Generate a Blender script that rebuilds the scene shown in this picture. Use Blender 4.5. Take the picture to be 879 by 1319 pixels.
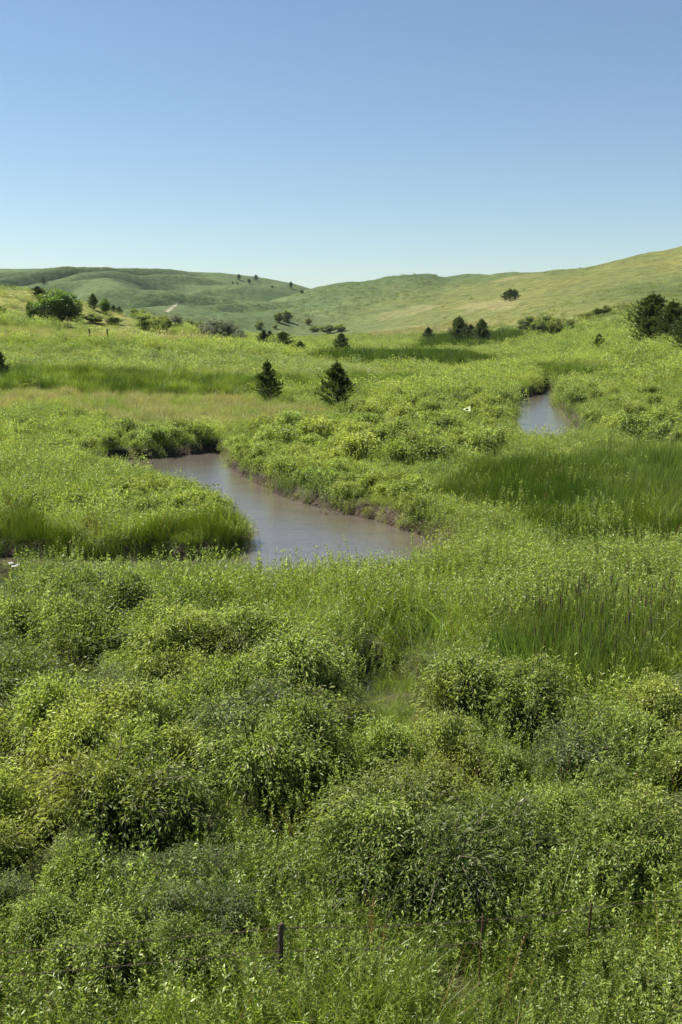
import bpy, math, random
import numpy as np
from mathutils import Vector
sc = bpy.context.scene
for o in list(bpy.data.objects): bpy.data.objects.remove(o)
R = math.radians
# ---------------------------------------------------------------- camera, sky, sun
CAMZ = 10.0; F = 1283.0; CX, CY = 439.5, 659.5; PITCH = R(10.58)
cp_, sp_ = math.cos(PITCH), math.sin(PITCH)
cam_d = bpy.data.cameras.new('camera'); cam = bpy.data.objects.new('camera', cam_d)
sc.collection.objects.link(cam); sc.camera = cam
cam.location = (0, 0, CAMZ); cam.rotation_euler = (R(90) - PITCH, 0, 0)
cam_d.sensor_fit = 'VERTICAL'; cam_d.sensor_height = 36.0; cam_d.lens = F * 36.0 / 1319.0
cam_d.clip_start = 0.1; cam_d.clip_end = 20000

SUN_EL, SUN_AZ = R(54), R(-68)          # azimuth from +Y (view direction), negative = to the left
w = bpy.data.worlds.new('World'); sc.world = w; w.use_nodes = True
nt = w.node_tree; nt.nodes.clear()
sky = nt.nodes.new('ShaderNodeTexSky'); sky.sky_type = 'NISHITA'; sky.sun_disc = False
sky.sun_elevation = SUN_EL; sky.sun_rotation = SUN_AZ
sky.altitude = 300; sky.air_density = 1.0; sky.dust_density = 0.35; sky.ozone_density = 1.3
bg = nt.nodes.new('ShaderNodeBackground'); bg.inputs['Strength'].default_value = 0.052
wo = nt.nodes.new('ShaderNodeOutputWorld')
skm = nt.nodes.new('ShaderNodeMix'); skm.data_type = 'RGBA'; skm.blend_type = 'MULTIPLY'; skm.inputs[0].default_value = 1; skm.inputs[7].default_value = (.90, .97, 1.0, 1)
nt.links.new(sky.outputs[0], skm.inputs[6]); nt.links.new(skm.outputs[2], bg.inputs[0]); nt.links.new(bg.outputs[0], wo.inputs[0])
ld = bpy.data.lights.new('sun', 'SUN'); ld.energy = 5.0; ld.angle = R(0.53); ld.color = (1.0, 0.95, 0.86)
sun = bpy.data.objects.new('sun', ld); sc.collection.objects.link(sun)
tosun = Vector((math.sin(SUN_AZ) * math.cos(SUN_EL), math.cos(SUN_AZ) * math.cos(SUN_EL), math.sin(SUN_EL)))
sun.rotation_euler = tosun.to_track_quat('Z', 'Y').to_euler(); sun.location = (-40, 40, 60)
sc.view_settings.view_transform = 'Standard'; sc.view_settings.look = 'None'
sc.view_settings.gamma = 1.0; sc.view_settings.exposure = 1.25
sc.cycles.max_bounces = 7; sc.cycles.diffuse_bounces = 2; sc.cycles.glossy_bounces = 2
sc.cycles.transmission_bounces = 3; sc.cycles.transparent_max_bounces = 4; sc.cycles.volume_bounces = 0
sc.cycles.caustics_reflective = False; sc.cycles.caustics_refractive = False

# ---------------------------------------------------------------- picture point <-> place on the ground
def ray(px, py):
    """slope (z per metre ahead) and sideways metres per metre ahead of the sight line through a photo point"""
    a = (np.asarray(px, float) - CX) / F; b = (CY - np.asarray(py, float)) / F
    k = cp_ + b * sp_
    return (b * cp_ - sp_) / k, a / k
def at_z(px, py, z):
    t, u = ray(px, py); Y = (z - CAMZ) / t
    return np.stack([u * Y, Y], -1)
def project(x, y, z):
    dz = z - CAMZ; d = y * cp_ - dz * sp_; v = y * sp_ + dz * cp_
    d = np.maximum(d, 0.05)
    return CX + F * x / d, CY - F * v / d

rng = np.random.default_rng(7)
_perm = np.random.default_rng(3).random((256, 256))
def vnoise(x, y):
    xi = np.floor(x).astype(int); yi = np.floor(y).astype(int)
    fx = x - xi; fy = y - yi; fx = fx*fx*(3-2*fx); fy = fy*fy*(3-2*fy)
    g = lambda i, j: _perm[i % 256, j % 256]
    return (g(xi, yi)*(1-fx)*(1-fy) + g(xi+1, yi)*fx*(1-fy) + g(xi, yi+1)*(1-fx)*fy + g(xi+1, yi+1)*fx*fy)
def fbm(x, y, o=4, gain=.5):
    s = 0; a = 1; t = 0
    for k in range(o):
        s = s + a*vnoise(x + 17.3*k, y - 9.1*k); t += a; a *= gain; x = x*2.03; y = y*2.03
    return s/t
def inpoly(px, py, poly):
    px = np.asarray(px, float); py = np.asarray(py, float); r = np.zeros(px.shape, bool)
    n = len(poly)
    for i in range(n):
        x1, y1 = poly[i]; x2, y2 = poly[(i+1) % n]
        if y1 == y2: continue
        c = ((y1 > py) != (y2 > py)) & (px < (x2-x1)*(py-y1)/(y2-y1) + x1)
        r ^= c
    return r
def sdist(x, y, poly):
    d = np.full(np.shape(x), 1e9)
    n = len(poly)
    for i in range(n):
        ax, ay = poly[i]; bx, by = poly[(i+1) % n]
        ex, ey = bx-ax, by-ay; L = ex*ex+ey*ey+1e-9
        t = np.clip(((x-ax)*ex+(y-ay)*ey)/L, 0, 1)
        d = np.minimum(d, np.hypot(x-ax-t*ex, y-ay-t*ey))
    return np.where(inpoly(x, y, poly), -d, d)

# ---------------------------------------------------------------- terrain height
# each row: distance ahead, then (photo x, photo y) of the ground seen at that distance
ROWS = [
 (90,  [(-300,540),(0,546),(200,550),(600,552),(900,547),(1200,535)]),
 (120, [(-300,488),(0,502),(100,506),(200,510),(300,514),(500,518),(700,518),(800,512),(900,500),(1200,465)]),
 (150, [(-300,440),(0,463),(100,468),(200,474),(300,483),(400,490),(500,497),(600,498),(700,493),(800,475),(900,456),(1200,415)]),
 (180, [(-300,405),(0,425),(100,434),(200,443),(300,455),(400,474),(500,484),(600,485),(700,477),(800,457),(900,440),(1200,395)]),
 (220, [(-300,385),(0,408),(100,425),(200,434),(300,443),(400,463),(500,472),(600,471),(700,463),(800,442),(900,428),(1200,380)]),
 (280, [(-300,345),(0,373),(50,376),(100,390),(150,404),(200,418),(300,441),(400,455),(500,461),(600,459),(700,449),(800,428),(900,414),(1200,365)]),
 (350, [(-300,370),(0,398),(100,410),(200,426),(300,437),(400,447),(500,450),(600,446),(700,432),(800,408),(900,398),(1200,350)]),
 (450, [(-300,395),(0,415),(200,424),(300,431),(400,438),(500,440),(600,431),(700,413),(800,388),(900,378),(1200,335)]),
 (600, [(-300,400),(0,418),(200,424),(300,427),(400,430),(500,421),(600,404),(700,384),(800,362),(900,345),(1200,310)]),
 (800, [(-300,395),(0,415),(200,420),(300,420),(400,415),(500,397),(600,376),(700,356),(750,347),(800,336),(879,322),(1000,300),(1200,285)]),
 (1050,[(-300,385),(0,396),(150,397),(250,403),(310,410),(350,402),(400,384),(450,369),(480,364),(520,357),(552,357),(575,361),(600,353),(650,351),(700,352),(900,335),(1200,310)]),
 (1300,[(-300,362),(0,366),(100,368),(200,372),(300,374),(340,378),(380,386),(450,392),(600,380),(900,350),(1200,330)]),
 (1600,[(-300,345),(0,348),(60,349),(110,351),(150,354),(200,353),(280,352),(330,357),(380,366),(405,374),(450,388),(600,385),(900,370),(1200,350)]),
 (2100,[(-300,390),(400,400),(1200,390)]),
 (3500,[(-300,412),(1200,412)]),
]
NU = 600; UG = np.linspace(-0.75, 0.75, NU)
YR = [-60., 0., 20., 45., 70.]; ZT = [np.full(NU, .75)]*5
for Y, pts in ROWS:
    p = np.array(pts, float); t, u = ray(p[:, 0], p[:, 1])
    zz = np.interp(UG, u, CAMZ + Y*t)
    k = 13 if Y < 700 else 9; ker = np.hanning(k+2)[1:-1]; ker /= ker.sum()
    zz = np.convolve(np.pad(zz, k//2, mode='edge'), ker, mode='valid')
    YR.append(float(Y)); ZT.append(zz)
YR = np.array(YR); ZT = np.array(ZT)
SL = np.zeros_like(ZT)
dz = (ZT[1:]-ZT[:-1]) / (YR[1:]-YR[:-1])[:, None]
SL[1:-1] = np.where(dz[1:]*dz[:-1] > 0, 2*dz[1:]*dz[:-1]/(dz[1:]+dz[:-1]+1e-12*np.sign(dz[1:]+dz[:-1]+1e-15)), 0)
def base_z(x, y):
    x = np.asarray(x, float); y = np.asarray(y, float)
    yc = np.clip(y, YR[0], YR[-1]-1e-3)
    i = np.clip(np.searchsorted(YR, yc, side='right')-1, 0, len(YR)-2)
    h = (YR[i+1]-YR[i]); t = (yc-YR[i])/h
    u = np.clip(x/np.maximum(y, 30), -0.749, 0.749); f = (u+0.75)/1.5*(NU-1)
    j = np.clip(f.astype(int), 0, NU-2); g = f-j
    L = lambda A, ii: A[ii, j]*(1-g) + A[ii, j+1]*g
    return (L(ZT, i)*(2*t**3-3*t**2+1) + L(SL, i)*h*(t**3-2*t**2+t) + L(ZT, i+1)*(-2*t**3+3*t**2) + L(SL, i+1)*h*(t**3-t**2))

RIVER_PX = [(120,593),(215,590),(250,585),(284,581),(292,598),(310,612),(350,632),(400,652),(450,662),(500,674),(545,690),(585,708),
            (575,742),(480,764),(300,768),(150,764),(40,752),(0,744),(-120,744),(-120,718),(0,718),(150,722),(296,722),(314,704),(318,684),
            (300,664),(250,645),(200,627),(150,612),(120,606)]
RIVER2_PX = [(664,513),(690,509),(702,506),(698,501),(712,499),(716,512),(724,528),(742,548),(765,578),(664,580),(662,548)]
POND_PX = [(446,884),(468,862),(530,856),(556,880),(530,908),(490,930),(462,922),(448,905)]
def smooth_poly(P, it=2):
    P = [tuple(q) for q in P]
    for _ in range(it):
        Q = []
        for i in range(len(P)):
            a = P[i]; b = P[(i+1) % len(P)]
            Q.append((a[0]*.75+b[0]*.25, a[1]*.75+b[1]*.25)); Q.append((a[0]*.25+b[0]*.75, a[1]*.25+b[1]*.75))
        P = Q
    return P
def wpoly(P): 
    return smooth_poly([tuple(at_z(px, py, 0.0)) for px, py in P])
RIVER = wpoly(RIVER_PX); RIVER2 = wpoly(RIVER2_PX); POND = wpoly(POND_PX)
def water_d(x, y):
    """distance to the nearest water edge, negative in the water"""
    d = np.full(np.shape(x), 50.0)
    m = (y > 15) & (y < 170) & (np.abs(x) < 90)
    if m.any():
        xx, yy = x[m], y[m]
        jit = (fbm(xx*.9, yy*.9, 3)-.5)*0.9
        d[m] = np.minimum(np.minimum(sdist(xx, yy, RIVER), sdist(xx, yy, RIVER2)), sdist(xx, yy, POND)) + jit
    return d
def terrain(x, y):
    x = np.atleast_1d(np.asarray(x, float)); y = np.atleast_1d(np.asarray(y, float))
    z = base_z(x, y)
    near = np.clip((y-60)/60, 0, 1)
    z = z + (fbm(x*.12, y*.12, 4)-.5)*(0.45 + 0.6*near) 
    # folds and gullies of the hills
    hill = np.clip((y-420)/500, 0, 1)*np.clip((2000-y)/600, 0, 1)
    wx = x + 50*(fbm(x*.004+5, y*.004, 3)-.5); wy = y + 70*(fbm(x*.004, y*.004+9, 3)-.5)
    s = (wx*.80 - wy*.42); q = (wx*.42+wy*.8)
    n = fbm(s*.0105, q*.0022, 3, .36); rdg = 1-np.sqrt((2*n-1)**2+.012)
    left = np.clip((60-x)/350, .07, 1)
    z = z + hill*left*np.clip((x/np.maximum(y, 1)+.50)/.3, .3, 1)*(rdg-.66)*165*np.clip((1590-y)/380, .0, 1)
    z = z + hill*(fbm(x*.018, y*.012, 4)-.5)*9*np.clip((1620-y)/300, .25, 1)
    d = water_d(x, y)
    k = np.clip((d+0.15)/.65, 0, 1); k = k*k*(3-2*k)
    bed = -0.15 - 0.5*np.clip(-d/1.5, 0, 1)
    z = np.where(d < 0.9, bed + (z-bed)*k, z)
    return z
def ground_hit(px, py, y0=12., y1=2500., last=False):
    """first place where the sight line through a photo point meets the ground"""
    t, u = ray(px, py); Y = np.geomspace(y0, y1, 2600)
    g = terrain(u*Y, Y); below = (CAMZ+t*Y) <= g
    k = int(np.argmax(below)) if below.any() else len(Y)-1
    return float(u*Y[k]), float(Y[k]), float(g[k])
def on_ground(px, Y, py=430):
    t, u = ray(px, py); x = float(u*Y); return x, float(Y), float(terrain(x, Y)[0])

# ---------------------------------------------------------------- zones of vegetation (outlines read from the photo, laid on the ground)
ZONES = [
 ('bright', [(-80,690),(960,690),(960,800),(-80,800)]),
 ('tall',   [(130,745),(330,730),(480,715),(600,722),(700,750),(900,760),(960,800),(640,820),(560,820),(440,865),(420,850),(350,820),(200,800)]),
 ('bright', [(430,745),(560,700),(620,690),(960,690),(960,772),(700,775),(600,770)]),
 ('sedge',  [(560,628),(620,602),(700,592),(800,584),(960,582),(960,700),(790,702),(700,692),(640,660)]),
 ('cattail',[(735,590),(840,580),(960,578),(960,664),(850,664),(790,655),(745,628)]),
 ('cattail',[(630,812),(700,790),(960,778),(960,880),(820,900),(700,900),(650,850)]),
 ('sedge',  [(-80,655),(60,670),(120,690),(230,668),(300,664),(325,690),(316,728),(-80,728)]),
 ('tall',   [(-80,600),(60,606),(180,626),(140,640),(60,650),(-80,655)]),
 ('tall',   [(330,600),(420,625),(470,650),(430,660),(350,640)]),
 ('brome',  [(-80,497),(120,503),(300,508),(440,525),(420,545),(330,552),(230,546),(150,540),(60,524),(-80,520)]),
 ('lush',   [(-80,478),(60,474),(200,482),(330,490),(500,484),(560,490),(530,499),(330,506),(200,507),(60,501),(-80,498)]),
 ('brome',  [(-80,412),(100,424),(250,431),(330,438),(260,444),(100,438),(-80,434)]),
 ('pale',   [(-80,446),(150,448),(300,455),(450,470),(540,482),(500,486),(330,488),(200,480),(60,472),(-80,474)]),
 ('sedge',  [(390,462),(440,457),(520,454),(600,457),(640,464),(590,474),(480,472)]),
 ('lush',   [(560,432),(690,428),(650,446),(540,449)]),
 ('lush',   [(780,485),(700,482),(640,476),(700,472),(800,478)]),
 ('brome',  [(440,425),(560,416),(700,405),(700,412),(600,424),(500,432)]),
 ('brome',  [(760,470),(800,460),(830,462),(790,474)]),
]
ZC = {  # albedo of the cover seen from far off (ground sheet)
 'bright': (.115,.185,.020), 'tall': (.085,.165,.016), 'sedge': (.030,.062,.010), 'cattail': (.045,.110,.018), 'brome': (.200,.185,.090),
 'lush': (.045,.105,.012), 'pale': (.150,.215,.060), 'forb': (.110,.175,.022), 'far': (.105,.135,.035)}
def zone_of(x, y, z):
    px, py = project(x, y, z+0.5)
    amp = np.clip(600/np.maximum(y, 10), 2.0, 16)
    px = px + (fbm(x*.25+40, y*.25, 3)-.5)*amp*4; py = py + (fbm(x*.3, y*.3+70, 3)-.5)*amp*1.1
    zn = np.full(np.shape(x), 'forb', dtype='<U8')
    zn[y > 400] = 'far'
    for name, poly in ZONES:
        m = inpoly(px, py, poly)
        if poly[0][1] < 560: m &= (y > 85)
        zn[m & (y < 620)] = name
    return zn

# ---------------------------------------------------------------- helpers for objects
COL = sc.collection
def mesh_from(name, V, Fc, mat=None, col=None, smooth=False):
    me = bpy.data.meshes.new(name)
    V = np.asarray(V, np.float32); Fc = np.asarray(Fc, np.int32)
    n = Fc.shape[1]
    me.vertices.add(len(V)); me.vertices.foreach_set('co', V.ravel())
    me.loops.add(Fc.size); me.loops.foreach_set('vertex_index', Fc.ravel())
    me.polygons.add(len(Fc)); me.polygons.foreach_set('loop_start', np.arange(0, Fc.size, n, dtype=np.int32))
    me.update(calc_edges=True)
    if smooth: me.polygons.foreach_set('use_smooth', np.ones(len(Fc), bool))
    if col is not None:
        a = me.color_attributes.new('tint', 'FLOAT_COLOR', 'POINT')
        c = np.ones((len(V), 4), np.float32); c[:, :col.shape[1]] = col; a.data.foreach_set('color', c.ravel())
    if mat: me.materials.append(mat)
    return me
def link(name, me, parent=None, loc=(0,0,0), rz=0., s=1.):
    o = bpy.data.objects.new(name, me); COL.objects.link(o)
    o.location = loc; o.rotation_euler = (0, 0, rz); o.scale = (s, s, s) if np.isscalar(s) else s
    if parent: o.parent = parent
    return o
def tag(o, label=None, cat=None, group=None, kind=None):
    if label: o['label'] = label
    if cat: o['category'] = cat
    if group: o['group'] = group
    if kind: o['kind'] = kind
    return o
def dup(root, loc, rz=0., s=1.):
    r = root.copy(); COL.objects.link(r); r.location = loc; r.rotation_euler = (0, 0, rz)
    r.scale = (s, s, s) if np.isscalar(s) else s
    for k in ('label', 'category', 'group'):
        if k in r: del r[k]
    for ch in root.children:
        c = ch.copy(); COL.objects.link(c); c.parent = r
    return r

# ---------------------------------------------------------------- materials
def nodes(name):
    m = bpy.data.materials.new(name); m.use_nodes = True; t = m.node_tree; t.nodes.clear(); return m, t
class NT:
    def __init__(s, t): s.t = t
    def n(s, kind, **kw):
        q = s.t.nodes.new(kind)
        for k, v in kw.items():
            if k.startswith('i_'): q.inputs[k[2:].replace('_', ' ')].default_value = v
            elif isinstance(k, str): setattr(q, k, v)
        return q
    def l(s, a, b): s.t.links.new(a, b)
    def mix(s, f, a, b, bt='MIX'):
        q = s.n('ShaderNodeMix', data_type='RGBA', blend_type=bt)
        for i, v in ((0, f), (6, a), (7, b)):
            if isinstance(v, (int, float)): q.inputs[i].default_value = v
            elif isinstance(v, tuple): q.inputs[i].default_value = (*v, 1)[:4]
            else: s.l(v, q.inputs[i])
        return q.outputs[2]
def leaf_material(name, dark, light, transl=.45, rough=.42, spec=.5, patch=.25, var=.34, scale=.15, old=None):
    """leaf: tint.r 0..1 runs from dark to pale: painted-in sunlit tops as well as young growth, a little of the colour drifts from plant to plant"""
    m, t = nodes(name); N = NT(t)
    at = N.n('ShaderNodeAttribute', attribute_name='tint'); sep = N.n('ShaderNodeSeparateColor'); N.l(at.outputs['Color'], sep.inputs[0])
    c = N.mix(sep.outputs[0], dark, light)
    oi = N.n('ShaderNodeObjectInfo')
    geo = N.n('ShaderNodeNewGeometry'); no = N.n('ShaderNodeTexNoise', i_Scale=scale, i_Detail=3.0); N.l(geo.outputs['Position'], no.inputs['Vector'])
    mr = N.n('ShaderNodeMapRange'); mr.inputs[1].default_value = .35; mr.inputs[2].default_value = .65; N.l(no.outputs['Fac'], mr.inputs[0])
    mul = N.n('ShaderNodeMath', operation='MULTIPLY'); N.l(mr.outputs[0], mul.inputs[0]); mul.inputs[1].default_value = patch
    c = N.mix(mul.outputs[0], c, tuple(min(1, v) for v in ((light[0]*1.35+.01), light[1]*1.12, light[2]*.8)))
    hv = N.n('ShaderNodeHueSaturation'); N.l(c, hv.inputs['Color'])
    v = N.n('ShaderNodeMapRange'); v.inputs[3].default_value = 1-var*.5; v.inputs[4].default_value = 1+var*.5; N.l(oi.outputs['Random'], v.inputs[0]); N.l(v.outputs[0], hv.inputs['Value'])
    h = N.n('ShaderNodeMath', operation='FRACT'); h2 = N.n('ShaderNodeMath', operation='MULTIPLY'); N.l(oi.outputs['Random'], h2.inputs[0]); h2.inputs[1].default_value = 7.31; N.l(h2.outputs[0], h.inputs[0])
    hm = N.n('ShaderNodeMapRange'); hm.inputs[3].default_value = .493; hm.inputs[4].default_value = .514; N.l(h.outputs[0], hm.inputs[0]); N.l(hm.outputs[0], hv.inputs['Hue'])
    c = hv.outputs[0]
    pb = N.n('ShaderNodeBsdfPrincipled', i_Roughness=rough); pb.inputs['Specular IOR Level'].default_value = spec; N.l(c, pb.inputs['Base Color'])
    tr = N.n('ShaderNodeBsdfTranslucent'); tc = N.mix(1.0, c, (1.60, 1.75, .85), 'MULTIPLY'); N.l(tc, tr.inputs['Color'])
    ms = N.n('ShaderNodeMixShader'); ms.inputs[0].default_value = transl; N.l(pb.outputs[0], ms.inputs[1]); N.l(tr.outputs[0], ms.inputs[2])
    out = N.n('ShaderNodeOutputMaterial'); N.l(ms.outputs[0], out.inputs[0])
    return m
def simple(name, c1, c2, rough=.8, scale=8., bump=.3, spec=.3, metal=0.):
    m, t = nodes(name); N = NT(t)
    tc = N.n('ShaderNodeTexCoord'); no = N.n('ShaderNodeTexNoise', i_Scale=scale, i_Detail=6.0); N.l(tc.outputs['Object'], no.inputs['Vector'])
    c = N.mix(no.outputs['Fac'], c1, c2)
    pb = N.n('ShaderNodeBsdfPrincipled', i_Roughness=rough, i_Metallic=metal); pb.inputs['Specular IOR Level'].default_value = spec; N.l(c, pb.inputs['Base Color'])
    b = N.n('ShaderNodeBump', i_Strength=bump, i_Distance=.02); N.l(no.outputs['Fac'], b.inputs['Height']); N.l(b.outputs[0], pb.inputs['Normal'])
    out = N.n('ShaderNodeOutputMaterial'); N.l(pb.outputs[0], out.inputs[0]); return m
M = {}
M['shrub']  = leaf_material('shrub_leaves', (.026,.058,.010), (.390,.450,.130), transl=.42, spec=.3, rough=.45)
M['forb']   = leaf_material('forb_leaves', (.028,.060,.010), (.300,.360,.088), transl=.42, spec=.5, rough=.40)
M['grass']  = leaf_material('grass_blades', (.042,.084,.010), (.235,.300,.048), transl=.48, spec=.4)
M['sedge']  = leaf_material('sedge_blades', (.018,.042,.006), (.070,.112,.013), transl=.42, spec=.2, patch=.5)
M['cattail']= leaf_material('cattail_blades', (.022,.046,.012), (.130,.185,.036), transl=.42, spec=.5)
M['brome']  = leaf_material('brome_blades', (.120,.135,.045), (.330,.285,.165), transl=.4, spec=.2)
M['pale']   = leaf_material('pale_leaves', (.085,.130,.036), (.310,.350,.130), transl=.38, spec=.4)
M['silver'] = leaf_material('silver_leaves', (.085,.105,.075), (.255,.285,.220), transl=.22, spec=.4)
M['greyshrub'] = leaf_material('grey_green_leaves', (.050,.085,.032), (.310,.360,.150), transl=.36, spec=.35)
M['juniper']= leaf_material('juniper_needles', (.013,.030,.009), (.100,.140,.030), transl=.25, spec=.3, patch=.1, var=.3)
M['broad']  = leaf_material('broad_leaves', (.022,.052,.010), (.150,.235,.030), transl=.40, spec=.45)
M['thicket']= leaf_material('thicket_leaves', (.018,.042,.010), (.270,.310,.090), transl=.38, spec=.3)
M['dead']   = leaf_material('dead_stalks', (.110,.060,.030), (.300,.150,.070), transl=.2, spec=.2)
M['bark']   = simple('bark', (.05,.038,.028), (.12,.095,.07), scale=20)
M['stem']   = simple('green_stem', (.05,.06,.02), (.11,.10,.045), scale=20)
M['seed']   = simple('seed_head', (.055,.035,.020), (.12,.080,.045), scale=30)
M['wood']   = simple('weathered_post', (.035,.024,.018), (.09,.065,.05), scale=14, bump=.8)
M['wire']   = simple('rusty_wire', (.07,.045,.03), (.16,.12,.09), rough=.6, scale=60, metal=.6)
M['rust']   = simple('rusty_steel', (.05,.022,.014), (.11,.05,.03), rough=.75, scale=30)

# terrain sheet
def ground_material():
    m, t = nodes('meadow_ground'); N = NT(t)
    at = N.n('ShaderNodeAttribute', attribute_name='tint'); geo = N.n('ShaderNodeNewGeometry')
    n1 = N.n('ShaderNodeTexNoise', i_Scale=.9, i_Detail=5.0, i_Roughness=.65); N.l(geo.outputs['Position'], n1.inputs['Vector'])
    n2 = N.n('ShaderNodeTexNoise', i_Scale=.13, i_Detail=6.0, i_Roughness=.62); N.l(geo.outputs['Position'], n2.inputs['Vector'])
    n3 = N.n('ShaderNodeTexNoise', i_Scale=.03, i_Detail=6.0, i_Roughness=.6); N.l(geo.outputs['Position'], n3.inputs['Vector'])
    r1 = N.n('ShaderNodeMapRange'); r1.inputs[1].default_value=.3; r1.inputs[2].default_value=.7; r1.inputs[3].default_value=.55; r1.inputs[4].default_value=1.4; N.l(n1.outputs['Fac'], r1.inputs[0])
    r2 = N.n('ShaderNodeMapRange'); r2.inputs[1].default_value=.32; r2.inputs[2].default_value=.68; r2.inputs[3].default_value=.62; r2.inputs[4].default_value=1.35; N.l(n2.outputs['Fac'], r2.inputs[0])
    mm = N.n('ShaderNodeMath', operation='MULTIPLY'); N.l(r1.outputs[0], mm.inputs[0]); N.l(r2.outputs[0], mm.inputs[1])
    c = N.mix(1.0, at.outputs['Color'], (1,1,1), 'MULTIPLY')
    cc = N.n('ShaderNodeVectorMath', operation='SCALE'); N.l(c, cc.inputs[0]); N.l(mm.outputs[0], cc.inputs['Scale'])
    r3 = N.n('ShaderNodeMapRange'); r3.inputs[1].default_value=.5; r3.inputs[2].default_value=.68; r3.inputs[4].default_value=.45; N.l(n3.outputs['Fac'], r3.inputs[0])
    c2 = N.mix(1.0, cc.outputs[0], (1.25,1.0,.9), 'MULTIPLY')
    c3 = N.mix(r3.outputs[0], cc.outputs[0], c2)
    pb = N.n('ShaderNodeBsdfPrincipled', i_Roughness=.95); pb.inputs['Specular IOR Level'].default_value = .1; N.l(c3, pb.inputs['Base Color'])
    b = N.n('ShaderNodeBump', i_Strength=.9, i_Distance=.5); N.l(n1.outputs['Fac'], b.inputs['Height'])
    b2 = N.n('ShaderNodeBump', i_Strength=.8, i_Distance=3.0); N.l(n2.outputs['Fac'], b2.inputs['Height']); N.l(b.outputs[0], b2.inputs['Normal']); N.l(b2.outputs[0], pb.inputs['Normal'])
    out = N.n('ShaderNodeOutputMaterial'); N.l(pb.outputs[0], out.inputs[0]); return m
def water_material(c1=(.060,.050,.038), c2=(.095,.080,.062), nm='muddy_water'):
    m, t = nodes(nm); N = NT(t)
    geo = N.n('ShaderNodeNewGeometry'); mp = N.n('ShaderNodeMapping'); mp.inputs['Scale'].default_value = (1.0, 2.4, 1); mp.inputs['Rotation'].default_value = (0,0,.25); N.l(geo.outputs['Position'], mp.inputs[0])
    n1 = N.n('ShaderNodeTexNoise', i_Scale=1.7, i_Detail=6.0, i_Roughness=.62, i_Distortion=.6); N.l(mp.outputs[0], n1.inputs['Vector'])
    n2 = N.n('ShaderNodeTexNoise', i_Scale=.35, i_Detail=2.0); N.l(mp.outputs[0], n2.inputs['Vector'])
    c = N.mix(n2.outputs['Fac'], c1, c2)
    pb = N.n('ShaderNodeBsdfPrincipled', i_Roughness=.07, i_IOR=3.2); pb.inputs['Specular IOR Level'].default_value=.5; N.l(c, pb.inputs['Base Color'])
    b = N.n('ShaderNodeBump', i_Strength=.8, i_Distance=.032); N.l(n1.outputs['Fac'], b.inputs['Height'])
    b2 = N.n('ShaderNodeBump', i_Strength=.2, i_Distance=.03); N.l(n2.outputs['Fac'], b2.inputs['Height']); N.l(b.outputs[0], b2.inputs['Normal']); N.l(b2.outputs[0], pb.inputs['Normal'])
    out = N.n('ShaderNodeOutputMaterial'); N.l(pb.outputs[0], out.inputs[0]); return m

# ---------------------------------------------------------------- the ground sheet
ys = [-40.]
while ys[-1] < 3600: ys.append(ys[-1] + max(.34, (ys[-1]+8)*.0062))
ys = np.array(ys + [4500., 6000.]); ns = 520
s = np.linspace(-1, 1, ns); s = .55*s + .45*s**3
GX = s[None, :]*(np.maximum(ys, 0)[:, None]*.8+30); GY = np.repeat(ys[:, None], ns, 1)
gx, gy = GX.ravel(), GY.ravel(); gz = terrain(gx, gy)
zn = zone_of(gx, gy, gz); gcol = np.zeros((len(gx), 3), np.float32)
for k, c in ZC.items(): gcol[zn == k] = c
# far slopes: dry olive on the right hill, cooler green on the left one
far = np.clip((gy-380)/250, 0, 1)[:, None]; uu = gx/np.maximum(gy, 1)
rt = np.clip((uu+.02)/.12, 0, 1)[:, None]*np.clip((1000-gy)/150, 0, 1)[:, None]
fc = (1-rt)*np.array([[.068,.098,.034]]) + rt*np.array([[.098,.112,.032]])
pn = fbm(gx*.012+3, gy*.006, 5)[:, None]
fc = fc*(1 + (pn-.5)*.8*np.array([[1.25,.8,.8]]))
bare = np.clip((fbm(gx*.02+80, gy*.008, 4)[:, None]-.64)/.06, 0, 1)*rt*.4
fc = fc*(1-bare) + bare*np.array([[.22,.19,.09]])
ppx, ppy = project(gx, gy, gz)
lim = np.interp(ppx, [560, 640, 700, 760, 830, 900], [405, 418, 428, 420, 408, 404]) + (fbm(gx*.05, gy*.03, 3)-.5)*14
dryr = (np.clip((lim-ppy)/7, 0, 1)*(gy > 190)*(ppx > 560))[:, None]; far = np.maximum(far, dryr)
gcol = gcol*(1-far) + fc*far
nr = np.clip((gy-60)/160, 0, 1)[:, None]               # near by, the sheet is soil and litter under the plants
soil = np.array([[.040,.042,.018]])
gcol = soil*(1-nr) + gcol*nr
# left near hill: dry yellow-green grass
trk = inpoly(*project(gx, gy, gz), [(213,401),(220,396),(226,390),(230,389),(226,395),(220,400),(215,403)]) & (gy > 700)
gcol[trk] = (.26,.23,.17)
lh = (np.clip((-.10-uu)/.06, 0, 1)*np.clip((gy-215)/25, 0, 1)*np.clip((330-gy)/20, 0, 1))[:, None]
gcol = gcol*(1-lh) + np.array([[.175,.180,.045]])*lh*(.75+.5*pn)
dw = water_d(gx, gy); mud = np.clip((.7-dw)/.4, 0, 1)[:, None]
gcol = gcol*(1-mud) + np.array([[.048,.038,.027]])*mud
i = np.arange(len(ys)-1)[:, None]*ns + np.arange(ns-1)[None, :]; i = i.ravel()
faces = np.stack([i, i+1, i+ns+1, i+ns], 1)
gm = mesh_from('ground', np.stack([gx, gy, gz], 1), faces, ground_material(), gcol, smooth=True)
tag(link('ground', gm), kind='structure')
# sandy blowout scars on the far left hill are bare soil: small sheets of their own colour, see below

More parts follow.
